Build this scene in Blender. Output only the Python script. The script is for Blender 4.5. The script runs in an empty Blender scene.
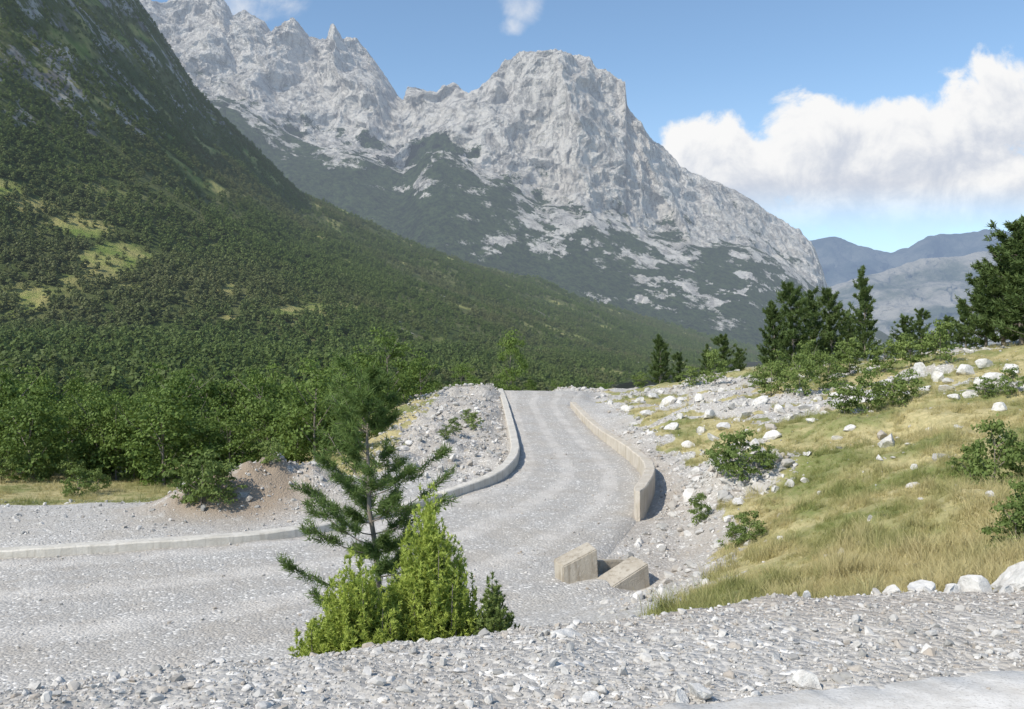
import bpy, math, bmesh
import numpy as np
from mathutils import Vector
rng=np.random.default_rng(7)
scene=bpy.context.scene
COL=scene.collection
# ------------------------------------------------------------------ image pixel helper
# image pixel column, row and assumed distance north -> world metres (eye level is z=0)
def px_to_world(u,v,Y): return np.array([(u-512.)/900.*Y, Y, -(v-354.5)/900.*Y])
# ------------------------------------------------------------------ noise
perm=rng.permutation(256)
grad=rng.normal(size=(256,3)); grad/=np.linalg.norm(grad,axis=1)[:,None]
def pn(p):
    p=np.asarray(p,float); i=np.floor(p).astype(np.int64); f=p-i
    w=f*f*f*(f*(f*6-15)+10); r=0
    for dx in (0,1):
        for dy in (0,1):
            for dz in (0,1):
                h=perm[(perm[(perm[(i[:,0]+dx)&255]+i[:,1]+dy)&255]+i[:,2]+dz)&255]
                g=grad[h]
                d=g[:,0]*(f[:,0]-dx)+g[:,1]*(f[:,1]-dy)+g[:,2]*(f[:,2]-dz)
                r=r+d*(w[:,0] if dx else 1-w[:,0])*(w[:,1] if dy else 1-w[:,1])*(w[:,2] if dz else 1-w[:,2])
    return r*1.6
def fbm(p,o=4,g=.5):
    r=0;a=1;p=np.array(p,float)
    for k in range(o): r=r+a*pn(p);p=p*2.03+17.3;a*=g
    return r
def ridged(p,o=4,g=.5):
    r=0;a=1;p=np.array(p,float);s=0
    for k in range(o): r=r+a*(1-np.abs(pn(p))*1.6);p=p*2.07+11.1;s+=a;a*=g
    return r/s
def sst(a,b,x):
    t=np.clip((x-a)/(b-a),0,1); return t*t*(3-2*t)
# ------------------------------------------------------------------ mesh helpers
def mkmesh(name,V,F,mat=None,attrs=None,smooth=False):
    V=np.asarray(V,np.float32);F=np.asarray(F,np.int32)
    me=bpy.data.meshes.new(name)
    me.vertices.add(len(V));me.vertices.foreach_set("co",V.ravel())
    k=F.shape[1]
    me.loops.add(F.size);me.polygons.add(len(F))
    me.polygons.foreach_set("loop_start",np.arange(0,F.size,k,dtype=np.int32))
    me.loops.foreach_set("vertex_index",F.ravel())
    me.update(calc_edges=True)
    me.polygons.foreach_set("use_smooth",np.full(len(F),smooth))
    if attrs:
        for n,a in attrs.items():
            at=me.attributes.new(n,'FLOAT','POINT');at.data.foreach_set('value',np.asarray(a,np.float32))
    if mat: me.materials.append(mat)
    me.update()
    return me
def mkobj(name,me,link=True):
    o=bpy.data.objects.new(name,me)
    if link: COL.objects.link(o)
    return o
def gridfaces(nr,nc):
    a=np.arange(nr*nc).reshape(nr,nc)
    return np.stack([a[:-1,:-1],a[:-1,1:],a[1:,1:],a[1:,:-1]],-1).reshape(-1,4)
def tag(o,label,cat,group=None,kind=None):
    o["label"]=label;o["category"]=cat
    if group:o["group"]=group
    if kind:o["kind"]=kind
# ------------------------------------------------------------------ material helper
class M:
    def __init__(s,name,world=None):
        if world is None:
            s.m=bpy.data.materials.new(name)
        else: s.m=world
        s.m.use_nodes=True;s.t=s.m.node_tree;s.t.nodes.clear()
    def n(s,typ,ins=None,**pr):
        nd=s.t.nodes.new(typ)
        for k,v in pr.items(): setattr(nd,k,v)
        for k,v in (ins or {}).items(): s.set(nd.inputs[k],v)
        return nd
    def set(s,i,v):
        if isinstance(v,bpy.types.NodeSocket): s.t.links.new(v,i)
        else:
            if i.type=='RGBA' and len(v)==3: v=(*v,1)
            i.default_value=v
    def ma(s,op,a,b=0.,c=None,clamp=False):
        nd=s.n('ShaderNodeMath',{0:a,1:b},operation=op,use_clamp=clamp)
        if c is not None: s.set(nd.inputs[2],c)
        return nd.outputs[0]
    def mix(s,f,a,b,bt='MIX'):
        nd=s.n('ShaderNodeMix',data_type='RGBA',blend_type=bt)
        s.set(nd.inputs[0],f);s.set(nd.inputs[6],a);s.set(nd.inputs[7],b)
        return nd.outputs[2]
    def mr(s,x,a,b,c=0.,d=1.,sm=True):
        return s.n('ShaderNodeMapRange',{0:x,1:a,2:b,3:c,4:d},interpolation_type='SMOOTHSTEP' if sm else 'LINEAR').outputs[0]
    def noise(s,vec,sc,det=4,rough=.5,dist=0.):
        return s.n('ShaderNodeTexNoise',{'Vector':vec,'Scale':sc,'Detail':det,'Roughness':rough,'Distortion':dist}).outputs[0]
    def vor(s,vec,sc,out=0,feat='F1'):
        return s.n('ShaderNodeTexVoronoi',{'Vector':vec,'Scale':sc},feature=feat).outputs[out]
    def pos(s): return s.n('ShaderNodeNewGeometry').outputs['Position']
    def scalev(s,v,sc):
        return s.n('ShaderNodeMapping',{'Vector':v,'Scale':sc}).outputs[0]
    def attr(s,name): return s.n('ShaderNodeAttribute',attribute_name=name).outputs['Fac']
    def bump(s,h,st,dist):
        return s.n('ShaderNodeBump',{'Height':h,'Strength':st,'Distance':dist}).outputs[0]
    def bsdf(s,col,rough=.9,nrm=None,spec=.2):
        nd=s.n('ShaderNodeBsdfPrincipled',{'Base Color':col,'Roughness':rough,'Specular IOR Level':spec})
        if nrm is not None: s.set(nd.inputs['Normal'],nrm)
        return nd.outputs[0]
    def haze(s,sh,L=8500.,col=(.55,.64,.80),st=.84):  # aerial haze painted in as blue emission, growing with distance from the origin
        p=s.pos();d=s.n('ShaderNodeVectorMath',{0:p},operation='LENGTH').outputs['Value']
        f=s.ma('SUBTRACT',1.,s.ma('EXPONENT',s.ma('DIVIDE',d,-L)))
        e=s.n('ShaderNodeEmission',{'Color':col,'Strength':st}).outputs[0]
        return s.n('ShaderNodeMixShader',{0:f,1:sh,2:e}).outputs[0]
    def out(s,sh):
        s.n('ShaderNodeOutputMaterial',{'Surface':sh});return s.m
# ------------------------------------------------------------------ materials
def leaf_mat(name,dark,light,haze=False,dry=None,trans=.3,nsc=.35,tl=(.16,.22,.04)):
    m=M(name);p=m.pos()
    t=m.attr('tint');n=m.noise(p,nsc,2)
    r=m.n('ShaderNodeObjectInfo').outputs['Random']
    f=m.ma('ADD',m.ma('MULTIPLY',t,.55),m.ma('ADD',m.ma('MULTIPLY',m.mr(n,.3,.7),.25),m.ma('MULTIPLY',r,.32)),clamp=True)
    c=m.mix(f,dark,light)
    if dry: c=m.mix(m.mr(m.noise(p,.009,4,.6),.46,.66,0,.7),c,dry)
    a=m.bsdf(c,.6,spec=.2)
    b=m.n('ShaderNodeBsdfTranslucent',{'Color':m.mix(.5,c,tl)}).outputs[0]
    sh=m.n('ShaderNodeMixShader',{0:trans,1:a,2:b}).outputs[0]
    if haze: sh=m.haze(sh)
    return m.out(sh)
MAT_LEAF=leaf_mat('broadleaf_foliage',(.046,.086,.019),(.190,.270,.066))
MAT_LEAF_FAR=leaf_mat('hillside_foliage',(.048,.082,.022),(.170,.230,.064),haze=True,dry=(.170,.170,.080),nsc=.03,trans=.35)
MAT_PINE=leaf_mat('pine_needles',(.034,.066,.022),(.135,.190,.062),trans=.25)
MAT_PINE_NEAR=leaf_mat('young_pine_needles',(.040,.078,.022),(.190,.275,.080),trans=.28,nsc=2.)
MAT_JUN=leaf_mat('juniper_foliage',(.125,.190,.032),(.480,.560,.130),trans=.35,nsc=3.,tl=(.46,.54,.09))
MAT_SHRUB=leaf_mat('shrub_foliage',(.066,.112,.028),(.245,.315,.095),trans=.3,nsc=.8)
def bark():
    m=M('bark');p=m.scalev(m.pos(),(6,6,1.5));n=m.noise(p,5,4,.6)
    return m.out(m.bsdf(m.mix(n,(.09,.078,.065),(.34,.30,.26)),.9))
MAT_BARK=bark()
def grassm():
    m=M('grass_blades');p=m.pos();t=m.attr('tint')
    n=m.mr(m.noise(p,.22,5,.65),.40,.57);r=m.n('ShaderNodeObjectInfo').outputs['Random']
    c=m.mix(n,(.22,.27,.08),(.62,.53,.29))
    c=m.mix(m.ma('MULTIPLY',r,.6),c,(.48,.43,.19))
    c=m.mix(m.ma('MULTIPLY',t,.35),c,(.15,.17,.06))  # shade at the blade bases painted into the colour
    a=m.bsdf(c,.7);b=m.n('ShaderNodeBsdfTranslucent',{'Color':c}).outputs[0]
    return m.out(m.n('ShaderNodeMixShader',{0:.3,1:a,2:b}).outputs[0])
MAT_GRASS=grassm()
def stonem():
    m=M('limestone');p=m.n('ShaderNodeTexCoord').outputs['Object']
    r=m.n('ShaderNodeObjectInfo').outputs['Random']
    rp=m.n('ShaderNodeValToRGB',{0:r});e=rp.color_ramp.elements
    e[0].position=0;e[0].color=(.31,.30,.28,1);e[1].position=1;e[1].color=(.70,.68,.645,1)
    for q,c in ((.2,(.47,.46,.435,1)),(.45,(.40,.345,.285,1)),(.55,(.51,.495,.465,1)),(.85,(.57,.55,.52,1))):
        x=e.new(q);x.color=c
    n=m.noise(p,3,4,.6)
    c=m.mix(m.mr(n,.35,.7,0,.45),rp.outputs[0],(.31,.30,.28))
    return m.out(m.bsdf(c,.9))
MAT_STONE=stonem()
def boulderm():
    m=M('pale_boulder_limestone');p=m.pos()
    n=m.noise(p,7,7,.65);n2=m.noise(p,1.6,4)
    c=m.mix(m.mr(n,.4,.7,0,.7),(.64,.625,.595),(.36,.345,.32));c=m.mix(m.mr(n2,.5,.7,0,.35),c,(.42,.36,.28))
    return m.out(m.bsdf(c,.9,m.bump(n,.8,.05)))
MAT_BOULDER=boulderm()
def concm(name,a,b,d):
    m=M(name);p=m.pos()
    n=m.noise(p,1.3,6,.65);n2=m.noise(m.scalev(p,(5,5,.6)),1.5,3)
    c=m.mix(m.mr(n,.35,.7),a,b)
    c=m.mix(m.mr(n2,.48,.72,0,.6),c,d)
    c=m.mix(m.mr(m.noise(p,14,3),.6,.75,0,.4),c,(.62,.59,.54))
    return m.out(m.bsdf(c,.9,m.bump(m.noise(p,18,5),.6,.03)))
MAT_CONC=concm('weathered_concrete',(.57,.52,.445),(.47,.415,.33),(.32,.27,.21))
MAT_KERB=concm('pale_concrete',(.62,.59,.53),(.50,.47,.41),(.38,.35,.30))
MAT_CULV=concm('stained_brown_concrete',(.46,.42,.35),(.36,.315,.25),(.22,.185,.14))
def gravel_col(m,p,base=(.57,.55,.515),dark=(.34,.325,.30)):
    v1=m.vor(p,38,1);v2=m.vor(p,13,1)
    g=lambda c:m.n('ShaderNodeSeparateColor',{0:c}).outputs[0]
    f=m.ma('ADD',m.ma('MULTIPLY',g(v1),.5),m.ma('MULTIPLY',g(v2),.5))
    c=m.mix(f,dark,base)
    c=m.mix(m.mr(g(v2),.88,.95),c,(.74,.72,.68))
    c=m.mix(m.mr(m.noise(p,.35,6,.65),.42,.68,0,.5),c,(.40,.36,.305))
    h=m.ma('ADD',m.ma('MULTIPLY',m.vor(p,13,0),-1.),m.ma('MULTIPLY',m.noise(p,3,6,.7),1.4))
    return c,h
def groundm():
    m=M('ground_gravel_and_grass');p=m.pos()
    c,h=gravel_col(m,p)
    gr=m.attr('grass');rk=m.attr('rubble')
    n=m.mr(m.noise(p,.22,5,.65),.40,.57)
    gc=m.mix(n,(.175,.205,.066),(.50,.43,.23))
    gc=m.mix(m.mr(m.noise(p,3.5,6,.75),.35,.65,0,.7),gc,(.27,.25,.12))
    gc=m.mix(m.mr(m.noise(p,9,4,.7),.62,.72,0,.6),gc,(.48,.46,.40))
    gf=m.mr(m.ma('ADD',gr,m.ma('MULTIPLY',m.ma('SUBTRACT',m.noise(p,1.2,6,.7),.5),1.2)),.42,.58)
    c=m.mix(m.ma('MULTIPLY',rk,m.mr(m.noise(p,.8,4,.6),.28,.48)),c,(.29,.235,.18))
    c=m.mix(gf,c,gc)
    hh=m.ma('MULTIPLY',h,m.ma('SUBTRACT',1.,m.ma('MULTIPLY',gf,.3)))
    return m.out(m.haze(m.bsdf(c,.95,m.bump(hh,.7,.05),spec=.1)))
MAT_GROUND=groundm()
def roadm():
    m=M('gravel_road_surface');p=m.pos()
    c,h=gravel_col(m,p,(.50,.485,.455),(.33,.315,.295))
    a=m.attr('across')
    w=m.ma('ADD',a,m.ma('MULTIPLY',m.ma('SUBTRACT',m.noise(p,.12,3),.5),.08))
    tr=m.mr(m.ma('SINE',m.ma('MULTIPLY',w,19.)),.1,.9)
    tr=m.ma('MULTIPLY',tr,m.mr(m.noise(p,.5,7,.75),.35,.6,.3,1.))
    c=m.mix(m.ma('MULTIPLY',tr,.6),c,(.60,.57,.525))
    c=m.mix(m.mr(m.noise(p,.9,8,.75),.46,.68,0,.6),c,(.36,.33,.29))
    return m.out(m.bsdf(c,.95,m.bump(h,.6,.05),spec=.1))
MAT_ROAD=roadm()
def pavem():
    m=M('pale_road_slab');p=m.pos();n=m.noise(p,5,7,.7)
    c=m.mix(m.mr(n,.3,.7),(.60,.57,.52),(.76,.73,.68));c=m.mix(m.mr(m.noise(p,45,3),.56,.66,0,.6),c,(.42,.39,.35))
    c=m.mix(m.mr(m.noise(p,1.3,5,.7),.5,.7,0,.5),c,(.52,.47,.40))
    return m.out(m.bsdf(c,.9,m.bump(m.noise(p,30,4),.5,.012)))
MAT_PAVE=pavem()
def rockm():
    m=M('mountain_limestone');p=m.pos()
    f=m.attr('forest')
    st=m.scalev(p,(1.,1.,.30))
    n1=m.noise(st,.030,11,.74);n2=m.noise(p,.005,5,.6);n3=m.noise(m.scalev(p,(1,1,2.4)),.030,8,.74);n4=m.noise(p,.10,5,.7)
    c=m.mix(m.mr(n1,.36,.50),(.50,.475,.445),(.92,.88,.81))
    ck=m.ma('ABSOLUTE',m.ma('SUBTRACT',m.noise(st,.014,10,.70,.5),.5))
    c=m.mix(m.mr(ck,.0,.016,.60,0.),c,(.28,.28,.28))
    ck2=m.ma('ABSOLUTE',m.ma('SUBTRACT',m.noise(m.scalev(p,(1,1,2.2)),.010,10,.72,.3),.5))
    c=m.mix(m.mr(ck2,.0,.010,.45,0.),c,(.32,.31,.29))
    c=m.mix(m.mr(n2,.5,.70,0,.35),c,(.72,.665,.585))
    c=m.mix(m.mr(n4,.55,.66,0,.4),c,(.52,.50,.465))
    c=m.mix(m.mr(n3,.575,.655,0,.7),c,(.23,.245,.155))
    ff=m.ma('ADD',f,m.ma('MULTIPLY',m.ma('SUBTRACT',m.noise(m.scalev(p,(1,1,1.3)),.016,12,.77),.5),3.0))
    ff=m.mr(ff,.34,.62)
    fc=m.mix(m.mr(m.noise(p,.07,6,.78),.35,.65),(.024,.048,.022),(.090,.130,.050))
    c=m.mix(ff,c,fc)
    h=m.ma('ADD',m.ma('MULTIPLY',n1,1.),m.ma('ADD',m.ma('MULTIPLY',n3,.4),m.ma('MULTIPLY',m.ma('MINIMUM',ck,.03),6.)))
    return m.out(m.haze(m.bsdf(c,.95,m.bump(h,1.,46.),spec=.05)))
MAT_ROCK=rockm()
def hillm():
    m=M('hillside_ground');p=m.pos()
    rk=m.attr('rock');cl=m.attr('clear')
    c=m.mix(m.mr(m.noise(p,.02,6,.6),.4,.6),(.070,.100,.032),(.16,.17,.072))
    c=m.mix(m.mr(m.noise(p,.15,6,.7),.35,.7,0,.6),c,(.09,.115,.040))
    c=m.mix(cl,c,m.mix(m.mr(m.noise(p,.04,6,.75),.4,.6),(.18,.24,.060),(.38,.35,.14)))
    n=m.noise(m.scalev(p,(1,1,.4)),.05,9,.7)
    rc=m.mix(m.mr(n,.4,.65),(.19,.18,.16),(.52,.50,.455))
    rf=m.mr(m.ma('ADD',rk,m.ma('MULTIPLY',m.ma('SUBTRACT',m.noise(p,.035,8,.74),.5),2.2)),.5,.62)
    c=m.mix(rf,c,rc)
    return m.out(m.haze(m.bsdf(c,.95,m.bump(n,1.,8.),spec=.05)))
MAT_HILL=hillm()
def farm(name,a,b,L):
    m=M(name);p=m.pos()
    n=m.noise(p,.0022,9,.65)
    c=m.mix(m.mr(n,.4,.62),a,b)
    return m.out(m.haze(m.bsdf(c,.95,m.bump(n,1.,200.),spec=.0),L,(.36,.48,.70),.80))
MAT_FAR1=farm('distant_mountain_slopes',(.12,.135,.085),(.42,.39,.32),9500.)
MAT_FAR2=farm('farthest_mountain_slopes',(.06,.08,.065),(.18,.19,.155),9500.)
# ------------------------------------------------------------------ road edges
LE=np.array([(-5,104,-4.9),(-.9,90,-3.6),(-.34,77,-4.32),(.32,58,-5.45),(.38,49.5,-5.8),(-.25,44.5,-6.05),(-1.26,42,-6.2),(-2.9,39.5,-6.36),(-4.5,36.4,-6.48),(-6.8,33.3,-6.54),(-9.3,31.6,-6.6),(-14,30.1,-6.64),(-17,29.5,-6.7),(-26,28.5,-6.75),(-60,27.5,-6.9)],float)
RE=np.array([(2.0,110,-5.),(6.3,90,-3.7),(4.9,76,-4.37),(5.5,61.5,-5.3),(6.4,49,-5.85),(6.25,42.5,-6.2),(4.7,35.5,-6.42),(2.9,29.5,-6.54),(1.38,25.8,-6.6),(-.85,23.8,-6.62),(-4.7,22,-6.64),(-7.,20.2,-6.66),(-10.5,18.5,-6.7),(-15.6,17.3,-6.75),(-50,14,-6.9)],float)
def catmull(P,n):
    P=np.asarray(P,float);Q=np.vstack([2*P[0]-P[1],P,2*P[-1]-P[-2]])
    s=np.linspace(0,len(P)-1-1e-9,n);i=s.astype(int);t=(s-i)[:,None]
    a,b,c,d=Q[i],Q[i+1],Q[i+2],Q[i+3]
    return .5*((2*b)+(c-a)*t+(2*a-5*b+4*c-d)*t*t+(-a+3*b-3*c+d)*t**3)
LEs=catmull(LE,420);REs=catmull(RE,420)
CEN=(LEs+REs)/2;HW=np.linalg.norm((LEs-REs)[:,:2],axis=1)/2
# ------------------------------------------------------------------ ground height
C=[tuple(p-[0,0,.05]) for p in LE[:-1]]+[tuple(p-[0,0,.05]) for p in RE[:-1]]
for u,v,Y in [(0,520,36.5),(150,516,37),(0,503,42),(300,505,40),(0,486,48),(250,482,49),(0,471,58),(200,461,65),(-300,515,38),(-300,480,55),
 (400,430,58),(425,415,66),(447,401,74),(470,386,84),(400,451,50),(370,475,44),(340,460,60),(340,428,85),(400,412,90),(495,441,57),(478,475,45.5),(425,460,48),
 (492,387,95),(530,388,104),(600,391,97),(540,394,118),
 (650,395,85),(700,379,85),(800,373,80),(900,365,70),(1024,353,62),(1200,335,60),
 (700,410,62),(800,402,58),(900,396,52),(1024,386,46),(650,430,56),(680,450,50),(760,436,44),(880,431,38),(1024,426,33),
 (680,480,43),(750,480,36),(850,470,31),(1000,470,25),(660,520,36),(720,520,31),(800,520,25),(920,515,21),(1024,510,18),
 (660,560,30),(720,560,25),(800,565,19),(900,560,16),(1024,560,13),(620,592,26.5),(700,590,21),(800,588,15),(1200,540,12),(1200,450,25),(1300,400,45)]:
    C.append(tuple(px_to_world(u,v,Y)))
C+=[(-25,75,-8),(-45,80,-8.5),(-15,110,-8),(-3,130,-9),(12,125,-8),(30,115,-6),(55,110,-3),(-60,60,-8),(90,90,0)]
C=np.array(C)
def tps_phi(r2): return np.where(r2>1e-9,.5*r2*np.log(np.maximum(r2,1e-9)),0)
Cs=C[:,:2]/50.
D2=((Cs[:,None]-Cs[None])**2).sum(-1);N=len(C)
A=np.zeros((N+3,N+3));A[:N,:N]=tps_phi(D2)+np.eye(N)*2e-4;A[:N,N]=1;A[:N,N+1:]=Cs;A[N,:N]=1;A[N+1:,:N]=Cs.T
W=np.linalg.solve(A,np.concatenate([C[:,2],[0,0,0]]))
def tps(x,y):
    o=np.empty(len(x))
    for k in range(0,len(x),20000):
        q=np.stack([x[k:k+20000],y[k:k+20000]],1)/50.
        d=((q[:,None]-Cs[None])**2).sum(-1)
        o[k:k+20000]=tps_phi(d)@W[:N]+W[N]+q@W[N+1:]
    return o
def yedge(x): return np.interp(x,[-40,-12,-4.1,-2,0,2.7,5.4,10,40],[1.5,4.8,7.2,8.15,9.0,9.8,10.0,10.6,14])
def gz(x,y,detail=True):
    x=np.atleast_1d(np.asarray(x,float));y=np.atleast_1d(np.asarray(y,float))
    r=np.hypot(x,y)
    xc=np.clip(x,-75,95);yc=np.clip(y,2,135)
    b=tps(xc,yc);b=np.clip(b,-12,6)
    k=sst(105,170,r);b=b*(1-k)+k*(-16)
    # spoil mound beside the kerb
    b+=1.8*np.exp(-(((x+9.8)/2.9)**2+((y-40.3)/2.1)**2))+1.3*np.exp(-(((x+12.9)/2.3)**2+((y-39)/1.7)**2))
    b+=1.1*np.exp(-(((x-8.9)/1.7)**2+((y-37)/2.4)**2))
    b-=.75*np.exp(-(((x-3.0)/.9)**2+((y-26.9)/.9)**2))
    P=np.stack([x,y,np.zeros_like(x)],1)
    heap=np.clip(sst(-12,-8,x)*sst(.5,-1.,x)*sst(43,47,y)*sst(96,90,y),0,1)
    heap=np.maximum(heap,np.exp(-(((x+11)/3.4)**2+((y-40.)/2.4)**2)))
    rgt=sst(6,9,x)*sst(12,18,y)*sst(140,100,y)
    if detail:
        b+=heap*(fbm(P*.55,5,.66)*.48)+rgt*(fbm(P*.22,6,.58)*.45)+fbm(P*.3+9,3)*.05
    sel=(x>-62)&(x<14)&(y>12)&(y<112)
    if sel.any():
        xs=x[sel];ys=y[sel];bb=b[sel]
        for k in range(0,len(xs),8000):
            dx=xs[k:k+8000,None]-CEN[None,:,0];dy=ys[k:k+8000,None]-CEN[None,:,1]
            d=np.sqrt(dx*dx+dy*dy)-HW[None]
            j=d.argmin(1);dm=d[np.arange(len(j)),j]
            w=sst(1.6,.3,dm)
            bb[k:k+8000]=bb[k:k+8000]*(1-w)+w*(CEN[j,2]-.03-.12*sst(-.1,-.5,dm))
        b[sel]=bb
    ye=yedge(x)
    sh=-2.36-.045*np.clip(y-4,0,8)+(fbm(P*1.3+3,4,.55)*.05 if detail else 0)
    sh=sh-.2*sst(ye-1.2,ye+.3,y)*sst(4,0,x)
    slope=sh-.62*np.maximum(y-ye,0)
    return np.where(y<ye,sh,np.maximum(b,slope))
nr,nc=560,520
tb=np.linspace(-1.25,1.25,nc);rr=np.concatenate([np.geomspace(2.2,140,430),np.geomspace(145,14000,130)])
Yg=rr[:,None]*np.ones(nc)[None];Xg=Yg*tb[None]
x=Xg.ravel();y=Yg.ravel();z=gz(x,y)
def xb(y): return np.interp(y,[9,10,13,18,22,29,38,45,56,88,105],[.4,.9,1.6,3.2,4.7,6.8,8.4,8.6,8.2,8.6,9.])
def outcrop(x,y):
    P=np.stack([x,y,np.zeros_like(x)],1)
    r=sst(.14,.40,fbm(P*np.array([.09,.16,1])+5,5,.6)+.10*sst(50,62,y)*sst(26,16,x)+.08*sst(46,54,y))*sst(33,46,y)
    return np.maximum(r,sst(2.4,1.,np.hypot((x-8.7)/1.3,(y-37)/2.4)))
def grassmask(x,y):
    P=np.stack([x,y,np.zeros_like(x)],1)
    nz=fbm(P*.35,4)
    g=sst(-.5,1.2,x-xb(y)+nz*1.3)*sst(0,.5,y-yedge(x)-.1+fbm(P*1.1,3)*.25)
    g*=1-.8*outcrop(x,y)
    left=sst(-5.5,-8,x+nz)*sst(40.6,42.2,y+nz*.8+.02*(x+10))*(1-np.exp(-(((x+10.6)/3.4)**2+((y-41)/2.6)**2))*1.6)
    g=np.maximum(g,np.clip(left,0,1))
    g=np.maximum(g,sst(100,108,np.hypot(x,y))*sst(1,5,np.abs(x)))
    return np.clip(g,0,1)
gm=grassmask(x,y)
rub=1.7*np.exp(-(((x+12.)/3.4)**2+((y-38.8)/2.6)**2))+sst(-9,-4,x)*sst(1,-1,x)*sst(44,50,y)*sst(96,90,y)*.2
rub=rub+.4*sst(1.6,.2,np.abs(y-yedge(x)))*sst(-1,2,x)+.3*sst(10,7,x)*sst(3,5,x)*sst(20,24,y)*sst(60,50,y)
og=mkobj('ground',mkmesh('ground',np.stack([x,y,z],1),gridfaces(nr,nc),MAT_GROUND,{'grass':gm,'rubble':np.clip(rub,0,1)},True))
tag(og,"gravel verges, spoil and dry grassy hillside ground","ground",kind="structure")
# lower gravel road
na=17
s=np.concatenate([[0],np.linspace(0,1,na-2),[1]])
V=LEs[:,None]*(1-s)[None,:,None]+REs[:,None]*s[None,:,None]
ed=(REs-LEs)[:,:2];ed/=np.linalg.norm(ed,axis=1)[:,None]
V[:,0,:2]-=ed*.45;V[:,-1,:2]+=ed*.45
V=V.reshape(-1,3);V[:,2]+=fbm(V*np.array([.5,.5,0]),4,.55)*.045
V=V.reshape(len(LEs),na,3);V[:,0,2]-=.28;V[:,-1,2]-=.28;V=V.reshape(-1,3)
ac=np.tile(s,len(LEs))
o=mkobj('gravel_road',mkmesh('gravel_road',V,gridfaces(len(LEs),na),MAT_ROAD,{'across':ac},True))
tag(o,"unpaved pale gravel road curving uphill between kerbs","road",kind="structure")
# near pale slab of the upper road
A0=np.array([-6,4.24]);B0=np.array([16,10.45])
t=np.linspace(0,1,260);e=A0+(B0-A0)*t[:,None];e[:,1]+=fbm(np.stack([t*70,t*0,t*0],1),5,.65)*.06
rows=[]
for k in range(8):
    q=e+np.array([.25,-.95])*(0 if k==0 else .05 if k==1 else (k-1)*.55);zz=gz(q[:,0],q[:,1],False)+(-.03 if k==0 else .045);rows.append(np.column_stack([q,zz]))
o=mkobj('road_edge',mkmesh('road_edge',np.vstack(rows),gridfaces(8,260),MAT_PAVE,None,True))
tag(o,"pale edge slab of the upper road beside gravel shoulder","road",kind="structure")
# ------------------------------------------------------------------ concrete walls
def wall(name,path,n,h,w,side,label,cat,down=.5,mat=None,rnd=0.):
    P=catmull(path,n);T=np.gradient(P[:,:2],axis=0);T/=np.linalg.norm(T,axis=1)[:,None]
    Nn=np.stack([T[:,1],-T[:,0]],1)*side
    t=np.linspace(0,len(path)-1,n);hh=np.interp(t,np.arange(len(h)),h)
    V=[];b=.045
    prof=[(0,-down),(0,-b),(b,0),(w-b,0),(w,-b),(w,-down)]
    for i in range(n):
        sc=1.
        if rnd and i>n-7: sc=math.sqrt(max(.15,1-((i-(n-7))/6.)**2))
        for (a,c) in prof:
            top=P[i,2]+hh[i]
            zz=P[i,2]-down if c==-down else top+c
            aa=w/2+(a-w/2)*sc
            V.append((P[i,0]+Nn[i,0]*aa,P[i,1]+Nn[i,1]*aa,zz))
    V=np.array(V);V+=(fbm(V*1.1,4)*.022)[:,None]
    k=len(prof);f=gridfaces(n,k).tolist()
    me=bpy.data.meshes.new(name);me.from_pydata(V.tolist(),[],f+[list(range(k))[::-1],[(n-1)*k+j for j in range(k)]])
    bm=bmesh.new();bm.from_mesh(me);bmesh.ops.recalc_face_normals(bm,faces=bm.faces);bm.to_mesh(me);bm.free()
    me.materials.append(mat)
    o=mkobj(name,me);tag(o,label,cat);return o
wall('parapet_wall',RE[2:7],110,[.38,.55,.72,.92,1.05],.50,-1,"weathered tan concrete parapet wall curving along the gravel road","wall",1.6,MAT_CONC,1.)
wall('concrete_kerb',LE[1:8],80,[.2,.3,.4,.5,.5,.4,.32],.50,1,"raised pale concrete kerb along the inside of the bend","kerb",mat=MAT_KERB)
wall('concrete_kerb',LE[7:15]+np.array([-.15,-.1,0]),80,[.28]*8,.62,1,"long low concrete kerb beside the gravel verge","kerb",mat=MAT_KERB)
# culvert head wall
def prism(name,p1,p2,th,zb,zt1,zt2,parent,lean=0.,drop=.06):
    p1=np.array(p1);p2=np.array(p2);d=(p2-p1)/np.linalg.norm(p2-p1);nn=np.array([-d[1],d[0]]);n=nn*th
    bm=bmesh.new();vs=[]
    for zz1,zz2,k in ((zb,zb,0),(zt1,zt2,lean)):
        for q,zz in ((p1,zz1),(p2,zz2),(p2+n,zz2-drop*(k!=0)),(p1+n,zz1-drop*(k!=0))): vs.append(bm.verts.new((q[0]+nn[0]*k,q[1]+nn[1]*k,zz)))
    for f in ((3,2,1,0),(4,5,6,7),(0,1,5,4),(1,2,6,5),(2,3,7,6),(3,0,4,7)): bm.faces.new([vs[i] for i in f])
    bmesh.ops.recalc_face_normals(bm,faces=bm.faces)
    bmesh.ops.bevel(bm,geom=bm.edges[:],offset=.03,segments=2,affect='EDGES')
    bmesh.ops.subdivide_edges(bm,edges=[e for e in bm.edges if e.calc_length()>.4],cuts=3,use_grid_fill=True)
    for v in bm.verts:
        q=pn(np.array([[v.co.x*3,v.co.y*3,v.co.z*3]]))[0];v.co+=Vector((q,q*.5,q*.6))*.045
    me=bpy.data.meshes.new(name);bm.to_mesh(me);bm.free();me.materials.append(MAT_CULV)
    o=mkobj(name,me);o.parent=parent
    o.matrix_parent_inverse=parent.matrix_world.inverted();return o
E=bpy.data.objects.new('culvert_headwall',None);COL.objects.link(E);E.location=(2.9,26.6,-7.2);bpy.context.view_layer.update()
tag(E,"small broken grey brown concrete culvert box with tilted slabs","culvert")
prism('wing_wall',(1.55,25.9),(2.60,26.35),.62,-7.9,-6.15,-5.72,E,.20,-.10)
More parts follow.
